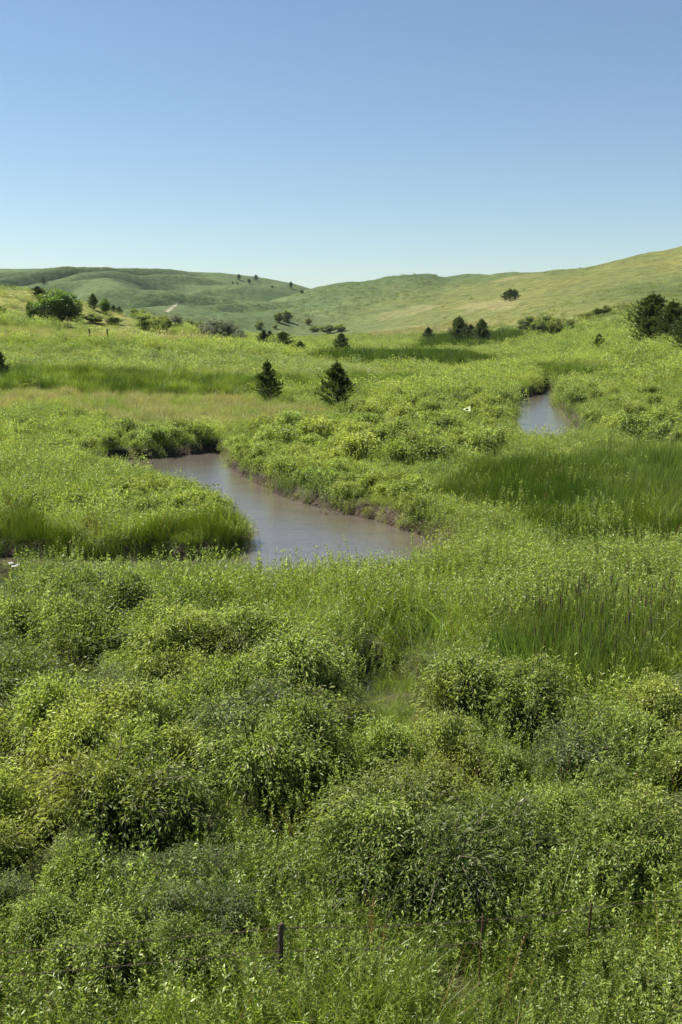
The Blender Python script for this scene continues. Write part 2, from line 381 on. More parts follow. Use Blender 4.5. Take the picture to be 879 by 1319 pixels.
# ---------------------------------------------------------------- water
MW = water_material((.068,.056,.044), (.112,.095,.077))
def water(name, poly):
    P = np.array(poly); c = P.mean(0)
    import bmesh
    bm = bmesh.new(); vs = []
    # outline pushed under the banks
    n = len(P); T = np.roll(P, -1, 0) - np.roll(P, 1, 0); T /= np.linalg.norm(T, axis=1)[:, None]
    area = 0.5*np.sum(P[:, 0]*np.roll(P[:, 1], -1) - np.roll(P[:, 0], -1)*P[:, 1])
    Nn = np.stack([T[:, 1], -T[:, 0]], 1)*(1 if area > 0 else -1)
    Q = P + Nn*.8
    for q in Q: vs.append(bm.verts.new((q[0], q[1], 0.0)))
    f = bm.faces.new(vs)
    if f.normal.z < 0 or area < 0: bmesh.ops.reverse_faces(bm, faces=[f])
    bmesh.ops.triangulate(bm, faces=bm.faces[:])
    me = bpy.data.meshes.new(name); bm.to_mesh(me); bm.free(); me.materials.append(MW)
    return tag(link(name, me), kind='structure')
water('creek_water', RIVER); water('creek_water', RIVER2); MW = water_material((.010,.009,.006), (.022,.018,.011), 'still_dark_water'); water('pool_water', POND)

# ---------------------------------------------------------------- plant meshes
def unit(v): return v/np.maximum(np.linalg.norm(v, axis=-1, keepdims=True), 1e-9)
def leaves(P, D, L, W, tint, r, fold=.25):
    """one folded leaf of two triangles at each point P along direction D"""
    n = len(P); D = unit(D); up = unit(r.normal(size=(n, 3)) + np.array([0, 0, .8])); S = unit(np.cross(D, up)); Nn = np.cross(S, D)
    L = np.broadcast_to(L, (n,))[:, None]; W = np.broadcast_to(W, (n,))[:, None]
    mid = P + D*L*.45
    V = np.stack([P, mid + S*W*.5 + Nn*W*fold, P + D*L - np.array([0, 0, 1])*L*.12, mid - S*W*.5 + Nn*W*fold], 1).reshape(-1, 3)
    b = np.arange(n)*4; Fc = np.concatenate([np.stack([b, b+1, b+2], 1), np.stack([b, b+2, b+3], 1)])
    return V, Fc, np.repeat(tint, 4)[:, None]
def strips(P0, D, L, W, bend, tint, r, seg=3):
    """grass blades: tapering strips that lean over"""
    n = len(P0); D = unit(D); side = unit(np.cross(D, r.normal(size=(n, 3)))); out = unit(D*np.array([1, 1, 0]) + 1e-4*r.normal(size=(n, 3)))
    L = np.broadcast_to(L, (n,)); W = np.broadcast_to(W, (n,)); bend = np.broadcast_to(bend, (n,)); rows = []
    for k in range(seg+1):
        t = k/seg; c = P0 + D*(L*t)[:, None] + (out*(bend*L*t*t)[:, None]) - np.array([0, 0, 1])*(bend*L*.5*t**3)[:, None]
        wd = (W*(1-t**1.5)*.5 + .0005)[:, None]
        rows += [c-side*wd, c+side*wd]
    V = np.stack(rows, 1).reshape(-1, 3); m = 2*(seg+1); b = np.arange(n)[:, None]*m; Fs = []
    for k in range(seg):
        a = b + 2*k; Fs.append(np.concatenate([a, a+1, a+3], 1)); Fs.append(np.concatenate([a, a+3, a+2], 1))
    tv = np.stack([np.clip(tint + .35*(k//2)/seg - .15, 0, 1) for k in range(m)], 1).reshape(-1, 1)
    return V, np.concatenate(Fs), tv
def tubes(A, B, ra, rb):
    """three-sided twigs from A to B"""
    n = len(A); d = unit(B-A); s = unit(np.cross(d, np.array([.3, .2, 1.]))); u = np.cross(s, d); rows = []
    ra = np.broadcast_to(ra, (n,))[:, None]; rb = np.broadcast_to(rb, (n,))[:, None]
    for base, rr in ((A, ra), (B, rb)):
        for k in range(3):
            a = k*2*math.pi/3; rows.append(base + (s*math.cos(a)+u*math.sin(a))*rr)
    V = np.stack(rows, 1).reshape(-1, 3); b = np.arange(n)[:, None]*6; Fs = []
    for k in range(3):
        k2 = (k+1) % 3; Fs.append(np.concatenate([b+k, b+k2, b+3+k2], 1)); Fs.append(np.concatenate([b+k, b+3+k2, b+3+k], 1))
    return V, np.concatenate(Fs), np.full((len(V), 1), .3)
def join(parts):
    V, Fc, T = [], [], []; o = 0
    for v, f, t in parts: V.append(v); Fc.append(f+o); T.append(t); o += len(v)
    return np.concatenate(V), np.concatenate(Fc), np.concatenate(T)
def to_mesh(name, parts, mat):
    V, Fc, T = join(parts); return mesh_from(name, V, Fc, mat, np.repeat(T, 3, 1).astype(np.float32))

def shrub_parts(seed, nb=150, nl=26, leaf=.085, wid=.028, rad=1.2, ht=2.0, droop=.35, lobes=5):
    """arching branches from a shared base, leaves along the outer part of each; clumped into lobes so the outline is uneven"""
    r = np.random.default_rng(seed)
    la = r.uniform(0, 2*math.pi, lobes); lr = r.uniform(.10, .78, lobes); lh = r.uniform(.6, 1.0, lobes)*(1-.35*lr)
    k = r.integers(0, lobes, nb)
    ctr = np.stack([np.cos(la[k])*lr[k]*rad, np.sin(la[k])*lr[k]*rad, lh[k]*ht*.72], 1)
    off = unit(r.normal(size=(nb, 3)))*np.array([1, 1, .75])*(r.random((nb, 1))**.4)*rad*.40*r.uniform(.75, 1.35, (nb, 1))
    off[:, 2] = np.where(off[:, 2] < -.25*rad, -off[:, 2]*.5, off[:, 2])
    tip = ctr + off; tip[:, 2] = np.clip(tip[:, 2], .12*ht, ht)
    base = r.normal(size=(nb, 3))*.12*rad; base[:, 2] = 0
    mid = base*.4 + tip*.62; mid[:, 2] = tip[:, 2]*.86 + .10*ht
    end = tip + unit(off*np.array([1, 1, .2]))*r.uniform(.10, .30, (nb, 1)) - np.array([0, 0, 1])*droop*r.uniform(.2, .6, (nb, 1))
    P, D, T = [], [], []
    def bez(t): 
        t = t[..., None]; A, B, C = base[:, None], 2*mid[:, None]-.5*base[:, None]-.5*end[:, None], end[:, None]
        return (1-t)**2*A + 2*t*(1-t)*B + t*t*C
    t = np.clip(1 - r.random((nb, nl))**1.25*.62, 0, 1); Pt = bez(t); Pn = bez(np.clip(t+.02, 0, 1.02))
    tang = unit(Pn-Pt); sd = unit(r.normal(size=Pt.shape)); dr = unit(tang*.7 + sd*.85 + np.array([0, 0, .12]))
    twig = r.random((nb, nl, 1))**1.5*.16*rad; Pt = Pt + sd*twig
    Pt[..., 2] = np.maximum(Pt[..., 2], .03)
    tint = np.clip(.08 + .85*(Pt[..., 2]/ht)**1.4*(t**2) + r.normal(0, .2, t.shape), 0, 1)  # paler high up and at tips: sunlit tops painted into the leaf colour
    n = nb*nl
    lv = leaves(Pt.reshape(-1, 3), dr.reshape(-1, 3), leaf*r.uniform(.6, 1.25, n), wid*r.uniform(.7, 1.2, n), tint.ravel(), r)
    ts = [0, .25, .5, .75, 1.0]; st = []
    sel = np.arange(0, nb, 2)
    for a, b2 in zip(ts[:-1], ts[1:]):
        Aa = bez(np.full((nb, 1), a))[sel, 0]; Bb = bez(np.full((nb, 1), b2))[sel, 0]
        st.append(tubes(Aa, Bb, .011*(1-a)+.003, .011*(1-b2)+.003))
    return [lv], st
def forb_parts(seed, stems=9, nl=30, h=1.0, leaf=.100, wid=.025, spread=.32, up=.75):
    r = np.random.default_rng(seed); out = []
    b = r.normal(size=(stems, 3))*spread; b[:, 2] = 0; hh = h*r.uniform(.65, 1.1, stems)
    lean = r.normal(size=(stems, 3))*.16; lean[:, 2] = 1; tip = b + lean*hh[:, None]
    t = np.sort(r.uniform(.12, 1, (stems, nl)), 1)
    P = b[:, None] + (tip-b)[:, None]*t[..., None]
    a = np.arange(nl)[None]*2.4 + r.uniform(0, 6, (stems, 1)) + r.normal(0, .3, (stems, nl))
    D = np.stack([np.cos(a), np.sin(a), np.full_like(a, up)*(.4+t)], -1) + r.normal(size=P.shape)*.2
    n = stems*nl; L = (leaf*(1.15-.5*t)*r.uniform(.7, 1.2, t.shape)).ravel()
    tint = np.clip(.05 + .75*t**1.5 + r.normal(0, .17, t.shape), 0, 1)  # upper leaves painted lighter and lower ones darker, imitating lit tops
    out.append(leaves(P.reshape(-1, 3), D.reshape(-1, 3), L, wid*r.uniform(.7, 1.2, n), tint.ravel(), r))
    out.append(tubes(b, tip, .005, .002)); return out
def grass_parts(seed, n=46, h=.9, w_=.009, spread=.2, lean=.25, bend=.35, seg=3, t0=.5):
    r = np.random.default_rng(seed); b = r.normal(size=(n, 3))*spread; b[:, 2] = 0
    d = r.normal(size=(n, 3))*lean; d[:, 2] = 1
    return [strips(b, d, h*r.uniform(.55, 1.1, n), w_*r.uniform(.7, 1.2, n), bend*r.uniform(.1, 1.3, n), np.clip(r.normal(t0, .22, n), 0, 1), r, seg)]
def clump_parts(seed, n=260, rad=.8, h=.9, leaf=.16, wid=.07):
    """low leafy clump for middle distance"""
    r = np.random.default_rng(seed); u = unit(r.normal(size=(n, 3))); u[:, 2] = np.abs(u[:, 2])
    lob = 1 + .28*np.sin(u[:, 0]*5+seed)*np.cos(u[:, 1]*6+seed*2)
    P = u*np.array([rad, rad, h])*(r.random((n, 1))**.28)*lob[:, None]
    D = u + r.normal(size=(n, 3))*.6; tint = np.clip(.05+.6*P[:, 2]/h + r.normal(0, .2, n), 0, 1)  # lit top and shaded foot of the clump painted into the tint
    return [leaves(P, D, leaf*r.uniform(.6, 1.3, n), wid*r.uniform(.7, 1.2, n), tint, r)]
def source(name, parts, mat):
    """a mesh that the ground cover objects scatter"""
    return bpy.data.objects.new(name, to_mesh(name, parts, mat))
SRC = {
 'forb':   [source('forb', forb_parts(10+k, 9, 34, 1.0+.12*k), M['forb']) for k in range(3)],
 'dock': [source('dock', forb_parts(27, 3, 70, 1.1, .035, .022, .12, 1.2), M['dead'])],
 'deadstalk': [source('dead_stalk', grass_parts(29, 9, 1.0, .006, .2, .3, .3, 3, .5), M['dead'])],
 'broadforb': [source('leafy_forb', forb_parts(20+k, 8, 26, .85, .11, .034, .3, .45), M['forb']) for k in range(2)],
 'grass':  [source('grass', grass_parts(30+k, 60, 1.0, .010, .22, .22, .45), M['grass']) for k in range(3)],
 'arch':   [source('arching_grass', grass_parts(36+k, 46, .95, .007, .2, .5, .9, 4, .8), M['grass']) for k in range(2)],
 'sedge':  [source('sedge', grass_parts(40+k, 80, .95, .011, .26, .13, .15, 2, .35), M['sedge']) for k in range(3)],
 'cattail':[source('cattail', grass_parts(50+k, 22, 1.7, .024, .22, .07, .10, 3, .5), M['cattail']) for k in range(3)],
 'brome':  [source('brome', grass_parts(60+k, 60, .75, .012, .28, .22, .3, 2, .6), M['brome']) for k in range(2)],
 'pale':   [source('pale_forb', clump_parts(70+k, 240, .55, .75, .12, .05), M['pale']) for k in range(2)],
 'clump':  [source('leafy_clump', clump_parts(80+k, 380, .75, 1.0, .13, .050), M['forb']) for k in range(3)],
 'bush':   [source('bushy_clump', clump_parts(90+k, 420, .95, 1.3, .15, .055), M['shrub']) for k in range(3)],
 'farg':   [source('grass_clump', clump_parts(96+k, 200, 1.3, .7, .24, .07), M['forb']) for k in range(2)],
 'farlush':[source('lush_clump', grass_parts(100+k, 150, 1.1, .045, .9, .15, .2, 2, .3), M['sedge']) for k in range(2)],
 'farbrome':[source('dry_clump', grass_parts(104+k, 60, .6, .05, .9, .25, .3, 2, .6), M['brome']) for k in range(2)],
 'farpale':[source('pale_clump', clump_parts(108+k, 180, 1.1, .6, .2, .07), M['pale']) for k in range(2)],
 'brush':  [source('brush', clump_parts(112+k, 120, 1.5, 1.5, .5, .22), M['thicket']) for k in range(2)],
}
def scatter(name, pts, rotz, scl, idx, srcs, label, cat, tilt=.2):
    """ground cover nobody could count: one object that spreads the source meshes over its points"""
    n = len(pts); me = bpy.data.meshes.new(name); me.vertices.add(n); me.vertices.foreach_set('co', np.asarray(pts, np.float32).ravel())
    a = me.attributes.new('rot', 'FLOAT_VECTOR', 'POINT')
    rv = np.stack([rng.normal(0, tilt, n), rng.normal(0, tilt, n), rotz], 1).astype(np.float32); a.data.foreach_set('vector', rv.ravel())
    a = me.attributes.new('size', 'FLOAT', 'POINT'); a.data.foreach_set('value', np.asarray(scl, np.float32))
    a = me.attributes.new('pick', 'INT', 'POINT'); a.data.foreach_set('value', np.asarray(idx, np.int32))
    o = link(name, me); tag(o, label, cat, kind='stuff')
    g = bpy.data.node_groups.new(name, 'GeometryNodeTree')
    g.interface.new_socket('Geometry', in_out='INPUT', socket_type='NodeSocketGeometry'); g.interface.new_socket('Geometry', in_out='OUTPUT', socket_type='NodeSocketGeometry')
    gi = g.nodes.new('NodeGroupInput'); go = g.nodes.new('NodeGroupOutput'); j = g.nodes.new('GeometryNodeJoinGeometry')
    def attr(nm, dt):
        q = g.nodes.new('GeometryNodeInputNamedAttribute'); q.data_type = dt; q.inputs[0].default_value = nm
        return [s_ for s_ in q.outputs if s_.enabled][0]
    ra, sa, ia = attr('rot', 'FLOAT_VECTOR'), attr('size', 'FLOAT'), attr('pick', 'INT')
    for k, so in enumerate(srcs):
        q = g.nodes.new('GeometryNodeInstanceOnPoints'); oi = g.nodes.new('GeometryNodeObjectInfo'); oi.inputs['Object'].default_value = so; oi.inputs['As Instance'].default_value = True
        c = g.nodes.new('FunctionNodeCompare'); c.data_type = 'INT'; c.operation = 'EQUAL'; g.links.new(ia, c.inputs[2]); c.inputs[3].default_value = k
        g.links.new(gi.outputs[0], q.inputs['Points']); g.links.new(c.outputs[0], q.inputs['Selection']); g.links.new(oi.outputs['Geometry'], q.inputs['Instance'])
        e = g.nodes.new('FunctionNodeEulerToRotation'); g.links.new(ra, e.inputs[0]); g.links.new(e.outputs[0], q.inputs['Rotation'])
        g.links.new(sa, q.inputs['Scale']); g.links.new(q.outputs[0], j.inputs[0])
    g.links.new(j.outputs[0], go.inputs[0])
    md = o.modifiers.new('scatter', 'NODES'); md.node_group = g
    return o
def sample(y0, y1, dens, ulim=.47, pad=2.0):
    """random places between two distances, dens plants per square metre"""
    area = ulim*(y1*y1-y0*y0) + 2*pad*(y1-y0); n = int(area*dens)
    y = np.sqrt(rng.random(n)*(y1*y1-y0*y0)+y0*y0); x = (rng.random(n)*2-1)*(ulim*y+pad)
    return x, y
BIN = {}
def px_ground(px, py, z=.7):
    q = at_z(px, py, z); return float(q[0]), float(q[1])
THICKETS = [[px_ground(*p) for p in P_] for P_ in (
    [(-60,850),(40,845),(90,800),(170,840),(300,870),(400,885),(440,930),(430,1000),(300,1060),(200,1120),(-60,1180)],
    [(440,1130),(500,1100),(660,1110),(710,1150),(600,1180),(470,1180)], [(470,1000),(560,995),(640,1025),(560,1050),(450,1040),(400,1010)],
    [(570,920),(640,900),(760,930),(760,980),(640,975),(570,950)], [(700,1060),(800,1040),(850,1090),(780,1150),(700,1130)], [(800,940),(960,910),(960,1100),(880,1100),(820,1020)])]
def put(kind, x, y, z, s):
    BIN.setdefault(kind, []).append(np.stack([x, y, z, s], 1))
LAYERS = [  # y0, y1, density, size factor, band
 (6, 24, 13, .82, 0), (24, 45, 8, .92, 0), (45, 75, 5.5, 1.05, 1), (42, 90, 9, 1.25, 4), (90, 200, 3.0, 1.2, 4), (200, 420, .5, 1.4, 5), (75, 120, 3.2, 1.15, 1), (120, 200, 1.6, 1.35, 2), (200, 330, .55, 1.7, 3), (330, 560, .16, 2.1, 3)]
MIXN = { # cover of each zone near by: kind, share, size
 'forb':   [('forb', .44, 1.0), ('grass', .18, 1.0), ('arch', .22, 1.1), ('broadforb', .16, 1.0)],
 'bright': [('forb', .50, 1.0), ('broadforb', .34, 1.0), ('grass', .16, 1.0)],
 'tall':   [('forb', .55, 1.15), ('grass', .45, 1.15)],
 'sedge':  [('sedge', .80, .88), ('grass', .13, .9), ('forb', .07, .8)],
 'cattail':[('cattail', .50, 1.0), ('sedge', .28, 1.0), ('grass', .12, 1.0), ('forb', .10, 1.0)],
 'brome':  [('brome', .45, 1.0), ('grass', .40, .75), ('broadforb', .15, .6)],
 'lush':   [('sedge', .55, 1.1), ('grass', .45, 1.1)],
 'pale':   [('pale', .7, 1.0), ('grass', .3, .9)],
 'far':    [('forb', 1, 1)]}
MIXM = dict(MIXN); MIXM.update({
 'forb':   [('clump', .42, .6), ('bush', .13, .65), ('grass', .25, .7), ('forb', .2, .75)],
 'bright': [('clump', .45, .8), ('grass', .30, 1.0), ('forb', .25, 1.0)],
 'cattail':[('cattail', .22, .85), ('sedge', .38, 1.0), ('grass', .25, 1.1), ('clump', .15, .7)], 'sedge': [('sedge', .76, 1.0), ('grass', .12, .9), ('brome', .08, 1.0), ('clump', .04, .6)]})
MIXF2 = dict(MIXM); MIXF2.update({'forb': [('clump', .28, .85), ('bush', .24, 1.), ('pale', .08, 1.), ('grass', .40, 1.0)], 'bright': [('clump', .7, .85), ('grass', .3, 1.)]})
MIXF3 = {'forb': [('farg', .55, .7), ('farpale', .20, .7), ('bush', .25, .75)], 'bright': [('farg', 1, .8)], 'tall': [('farg', 1, .8)], 'sedge': [('farlush', 1, .8)], 'cattail': [('farlush', 1, .8)],
 'brome': [('farbrome', 1, .7)], 'lush': [('farlush', 1, .8)], 'pale': [('farpale', .8, .7), ('farg', .2, .7)], 'far': [('farg', .6, .6), ('farbrome', .4, .5)]}
for y0, y1, dens, sf, band in LAYERS:
    x, y = sample(y0, y1, dens); z = terrain(x, y)
    d = water_d(x, y); keep = (d > .0) | ((d > -.4) & (rng.random(len(x)) < .4))
    # the left near hill and other dry slopes stay short grass
    u = x/y; short = (u < -.16) & (y > 205)
    qx, qy = project(x, y, z); short |= (qx > 600) & (y > 190) & (qy < np.interp(qx, [560, 640, 700, 760, 830, 900], [405, 418, 428, 420, 408, 404]))
    keep &= ~(short & (rng.random(len(x)) < .93))
    if band == 0:
        th = np.zeros(len(x), bool)
        for P_ in THICKETS: th |= inpoly(x, y, P_)
        keep &= ~(th & (rng.random(len(x)) < .72))
    x, y, z, d = x[keep], y[keep], z[keep], d[keep]
    zone = zone_of(x, y, z); mix = (MIXN, MIXM, MIXF2, MIXF3, {'sedge': MIXN['sedge'], 'cattail': [('sedge', .45, .8), ('cattail', .2, .8)], 'lush': MIXN['lush']}, {'sedge': [('farlush', 1, .75)], 'lush': [('farlush', 1, .75)]})[band]
    rr = np.mod(rng.random(len(x))*.5 + 2.6*fbm(x*.22+11, y*.22+5, 3), 1.0); hz = .55 + .5*fbm(x*.35, y*.35+30, 3) + .5*fbm(x*1.1, y*1.1+60, 2)**2*2
    gap = fbm(x*.5+9, y*.5, 3)                        # thin spots and hollows
    low = np.where(d < 1.0, .75, 1.0)
    if band == 0:
        th = np.zeros(len(x), bool)
        for P_ in THICKETS: th |= inpoly(x, y, P_)
        low = np.where(th, .55, low)
    u = x/y
    # short growth right behind the posts of the fence and at the muddy corner on the left
    pxx, pyy = project(x, y, z); low = np.where((pxx > 430) & (pxx < 575) & (pyy > 895) & (pyy < 975), .42, low); low = np.where((pxx < 27) & (pyy > 725) & (pyy < 800), .3, low)
    for zname, items in mix.items():
        m0 = zone == zname; acc = 0.
        for kind, share, sz in items:
            m = m0 & (rr >= acc) & (rr < acc+share); acc += share
            if band < 2 and zname in ('forb',): m = m & (gap > .22)
            if m.any(): put(kind, x[m], y[m], z[m]-.03, sf*sz*(hz*low)[m]*rng.uniform(.62, 1.28, m.sum()))
x, y = sample(8, 60, .16); z = terrain(x, y); k_ = water_d(x, y) > .2; x, y, z = x[k_], y[k_], z[k_]; put('dock', x, y, z, rng.uniform(.8, 1.2, len(x)))
x, y = sample(8, 60, .5); z = terrain(x, y); k_ = water_d(x, y) > .2; x, y, z = x[k_], y[k_], z[k_]; put('deadstalk', x, y, z, rng.uniform(.8, 1.25, len(x)))
x, y = sample(21, 27, 7); d_ = water_d(x, y); z = terrain(x, y); k_ = (d_ < .0) & (d_ > -1.5) & (rng.random(len(x)) < np.where(x > .6, .55, .12)); put('grass', x[k_], y[k_], np.zeros(k_.sum())-.1, rng.uniform(.5, .8, k_.sum()))
# brush on the far slopes
x, y = sample(330, 1500, .014, .42); x2, y2 = sample(200, 420, .10, .42); x = np.append(x, x2); y = np.append(y, y2); z = terrain(x, y)
pb_ = fbm(x*.012+20, y*.008, 4); px_, py_ = project(x, y, z)
band_ = inpoly(px_, py_, [(745,405),(830,385),(900,378),(900,400),(830,402),(780,412),(740,420),(660,430),(655,415),(700,405)])
mid_ = inpoly(px_, py_, [(405,378),(440,368),(520,355),(560,358),(560,372),(500,390),(440,408),(380,415),(350,415)])
keep = ((rng.random(len(x)) < np.where(pb_ > .62, .35, .02)) & (y > 420)) | (band_ & (rng.random(len(x)) < .9)) | (mid_ & (rng.random(len(x)) < .55))
keep &= ~((y > 1050) & (x/y < -.06)); x, y, z = x[keep], y[keep], z[keep]; put('brush', x, y, z-.2, rng.uniform(.5, 1.2, len(x))*np.where(y > 700, 1.0, .8))
INFO = {'forb': ('meadow_forbs', 'tall green forbs with narrow leaves filling the meadow'), 'broadforb': ('leafy_forbs', 'broad leaved green forbs among the meadow grass'),
 'grass': ('tall_grass', 'tall bright green grass along the creek'), 'dock': ('rusty_dock', 'rust coloured dock seed stalks scattered in the foreground weeds'), 'deadstalk': ('dead_stalks', 'thin dead brown stalks among the green growth'), 'arch': ('arching_grass', 'fine pale arching grass in the foreground meadow'),
 'sedge': ('sedge', 'dark green sedge in the wet hollows beside the creek'), 'cattail': ('cattail_reeds', 'upright cattail blades standing in the marsh on the right'),
 'brome': ('dry_grass', 'pinkish tan ripening grass on the left terrace'), 'pale': ('pale_forbs', 'pale whitish green forbs on the left terrace'),
 'clump': ('meadow_undergrowth', 'leafy yellow green undergrowth across the valley floor'), 'bush': ('bushy_undergrowth', 'low grey green bushy growth across the valley floor'),
 'farg': ('valley_grass', 'green grass clumps in the far valley'), 'farlush': ('valley_sedge', 'dark wet sedge strips in the far valley'),
 'farbrome': ('hillside_dry_grass', 'dry tan grass on the far slopes'), 'farpale': ('valley_pale_forbs', 'pale forbs in the far valley'),
 'brush': ('hillside_brush', 'low dark brush scattered over the far hillsides')}
for kind, arr in BIN.items():
    A = np.concatenate(arr); n = len(A); nm, lb = INFO[kind]
    scatter(nm, A[:, :3], rng.uniform(0, 6.28, n), A[:, 3], rng.integers(0, len(SRC[kind]), n), SRC[kind], lb, nm.split('_')[-1].replace('forbs', 'wildflowers'))
    print('scatter', nm, n)

# ---------------------------------------------------------------- shrubs, each an object
def shrub_meshes(tagname, mat, n, **kw):
    out = []
    for k in range(n):
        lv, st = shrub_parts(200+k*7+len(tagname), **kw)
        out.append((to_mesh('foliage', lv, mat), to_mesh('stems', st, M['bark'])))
    return out
SH = {
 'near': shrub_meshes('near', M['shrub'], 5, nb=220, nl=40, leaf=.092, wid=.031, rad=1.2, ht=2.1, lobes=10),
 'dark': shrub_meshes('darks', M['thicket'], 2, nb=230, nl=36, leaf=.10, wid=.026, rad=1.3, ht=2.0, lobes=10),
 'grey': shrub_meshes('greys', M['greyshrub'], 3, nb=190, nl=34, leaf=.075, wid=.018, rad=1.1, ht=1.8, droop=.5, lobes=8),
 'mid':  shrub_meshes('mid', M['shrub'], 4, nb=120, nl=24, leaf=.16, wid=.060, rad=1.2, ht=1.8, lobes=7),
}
_si = [0]; FLAG = ground_hit(603, 549)
def shrub(kind, x, y, size, label, group, name='leafy_shrub', cat='shrub', hz=1.0, z=None):
    me, st = SH[kind][_si[0] % len(SH[kind])]; _si[0] += 1
    z = (float(terrain(x, y)[0]) if z is None else float(z)) - .05
    o = link(name, me, None, (x, y, z), rng.uniform(0, 6.28), (size*rng.uniform(.9, 1.1), size*rng.uniform(.9, 1.1), size*hz))
    tag(o, label, cat, group)
    if kind != 'mid': link('stems', st, o)
    return o
# (photo x, photo y of the base, size, kind)
# thickets: outline of the bases on the photo, spacing in metres, size range
def thicket(poly, n, size, kinds, label, group, zg=.7, mind=.9, name='leafy_shrub'):
    W = [px_ground(*p, zg) for p in poly]; wx = [q[0] for q in W]; wy = [q[1] for q in W]; got = []
    X = rng.uniform(min(wx), max(wx), 1500); Y = rng.uniform(min(wy), max(wy), 1500)
    m = inpoly(X, Y, W); X, Y = X[m], Y[m]; m = water_d(X, Y) > .45; X, Y = X[m], Y[m]; Z = terrain(X, Y)
    for x_, y_, z_ in zip(X, Y, Z):
        if len(got) >= n: break
        if any((x_-a_)**2+(y_-b_)**2 < mind**2 for a_, b_ in got): continue
        if FLAG[1]-16 < y_ < FLAG[1]+1.5 and abs(x_ - FLAG[0]*y_/FLAG[1]) < 1.9: continue
        got.append((x_, y_)); kd = kinds[rng.integers(0, len(kinds))]; sz = rng.uniform(*size)
        big = (sz-size[0])/(size[1]-size[0]); q = (y_-min(wy))/(max(wy)-min(wy)); h_ = (x_-min(wx))/(max(wx)-min(wx))
        lb = ('small ' if big < .33 else 'large ' if big > .72 else 'middling ') + ('silvery ' if kd == 'grey' else 'dark leaved ' if kd == 'dark' and 'dark' not in label else '') + label
        lb += ', ' + ('nearest' if q < .33 else 'farthest' if q > .66 else 'middle') + ' row, ' + ('left' if h_ < .33 else 'right' if h_ > .66 else 'centre')
        shrub(kd, x_, y_, sz, lb, group, name, z=z_)
thicket([(-60,840),(40,835),(90,790),(170,830),(300,860),(400,880),(450,930),(430,1000),(300,1060),(200,1120),(-60,1180)], 112, (.60, 1.22), ['near','near','near','near','grey','dark'],
        'green shrub in the thicket left of the pool', 'shrubs of the thicket at lower left', mind=1.02)
thicket([(-60,1150),(200,1130),(330,1140),(300,1260),(-60,1290)], 12, (.5, .7), ['near', 'grey'],
        'low pale shrub at the bottom left among the weeds', 'low shrubs at the bottom left', mind=.95)
thicket([(400,990),(560,990),(650,1010),(560,1045),(450,1040),(400,1020)], 10, (.6, .85), ['near'],
        'yellow green shrub just in front of the pool', 'shrubs in front of the pool', mind=1.1)
thicket([(800,930),(960,900),(960,1100),(880,1100),(820,1020)], 12, (.6, .9), ['near', 'grey'],
        'grey green shrub at the right edge below the cattails', 'shrubs at the right edge', mind=1.0)
thicket([(440,1130),(500,1100),(660,1110),(710,1150),(600,1180),(470,1180)], 12, (.80, 1.05), ['dark','dark','near'],
        'dense dark shrub in the middle foreground above the fence', 'dark shrubs in the middle foreground', mind=.95, name='dark_shrub')
thicket([(700,1060),(800,1040),(850,1090),(780,1150),(700,1130)], 6, (.65, .9), ['near'],
        'green shrub right of the dark foreground shrubs', 'shrubs right of the dark foreground shrubs', mind=1.0)
for px, py, s_, k, lb in [(690,960,1.15,'near','tall leafy shrub in front of the cattails, widest there'), (600,945,1.1,'near','leafy shrub rising behind the right side of the pool'),
    (740,965,.8,'near','small leafy shrub right of the tall one before the cattails'), (650,950,1.0,'grey','greyish shrub between the two tall ones before the cattails'),
    (735,1010,.95,'grey','silvery grey shrub alone below the cattails'), (545,868,.7,'grey','sparse grey shrub leaning over the far side of the pool'),
    (385,925,1.2,'near','large rounded shrub just left of the small pool'), (300,930,1.1,'near','broad shrub beside the large rounded one'), (140,815,.8,'near','small dark shrub at the left edge of the tall grass'),
    (105,795,.95,'near','pale shrub at the left beside the muddy corner'), (78,775,.8,'near','shrub nearest to the muddy corner of the creek'), (345,850,.7,'near','small shrub among the tall grass left of centre')]:
    X, Y = px_ground(px, py); shrub(k, X, Y, s_, lb, None)
# banks of the creek
thicket([(50,660),(130,642),(200,632),(262,652),(288,663),(240,668),(120,676),(50,676)], 26, (.62, .95), ['mid'], 'pale bush on the tongue inside the creek bend', 'bushes on the tongue of land', mind=1.3)
thicket([(290,585),(340,590),(420,600),(540,640),(560,690),(530,684),(470,664),(400,648),(340,622),(300,604)], 44, (.6, .95), ['mid'], 'green bush along the right bank of the creek', 'bushes along the right bank', mind=1.5)
thicket([(340,560),(480,552),(640,560),(655,590),(560,610),(430,600),(340,585)], 36, (.95, 1.5), ['mid'], 'rounded bush between the two water reaches', 'bushes between the two water reaches', mind=2.2)
thicket([(440,528),(560,520),(655,518),(658,552),(560,560),(440,550)], 30, (1.0, 1.5), ['mid'], 'pale rounded bush left of the far reach of water', 'bushes left of the far reach', zg=.8, mind=2.6)
thicket([(722,518),(760,515),(880,530),(930,560),(880,578),(770,560),(735,535)], 24, (1.0, 1.45), ['mid'], 'bush on the right bank of the far reach', 'bushes on the right bank of the far reach', zg=.9, mind=2.6)
thicket([(655,506),(690,504),(696,498),(670,490),(640,497)], 6, (.9, 1.2), ['mid'], 'dark bush at the head of the far reach', 'bushes at the head of the far reach', zg=1., mind=2.6)
thicket([(110,588),(150,586),(200,585),(270,580),(285,574),(250,568),(180,566),(120,572)], 16, (.75, 1.15), ['mid'], 'dark shaded bush overhanging the bend of the creek', 'bushes overhanging the creek bend', mind=1.8)
thicket([(-40,560),(100,548),(200,565),(190,590),(80,600),(-40,595)], 20, (.55, .85), ['mid'], 'low bush on the left meadow above the creek', 'low bushes on the left meadow', mind=2.2)

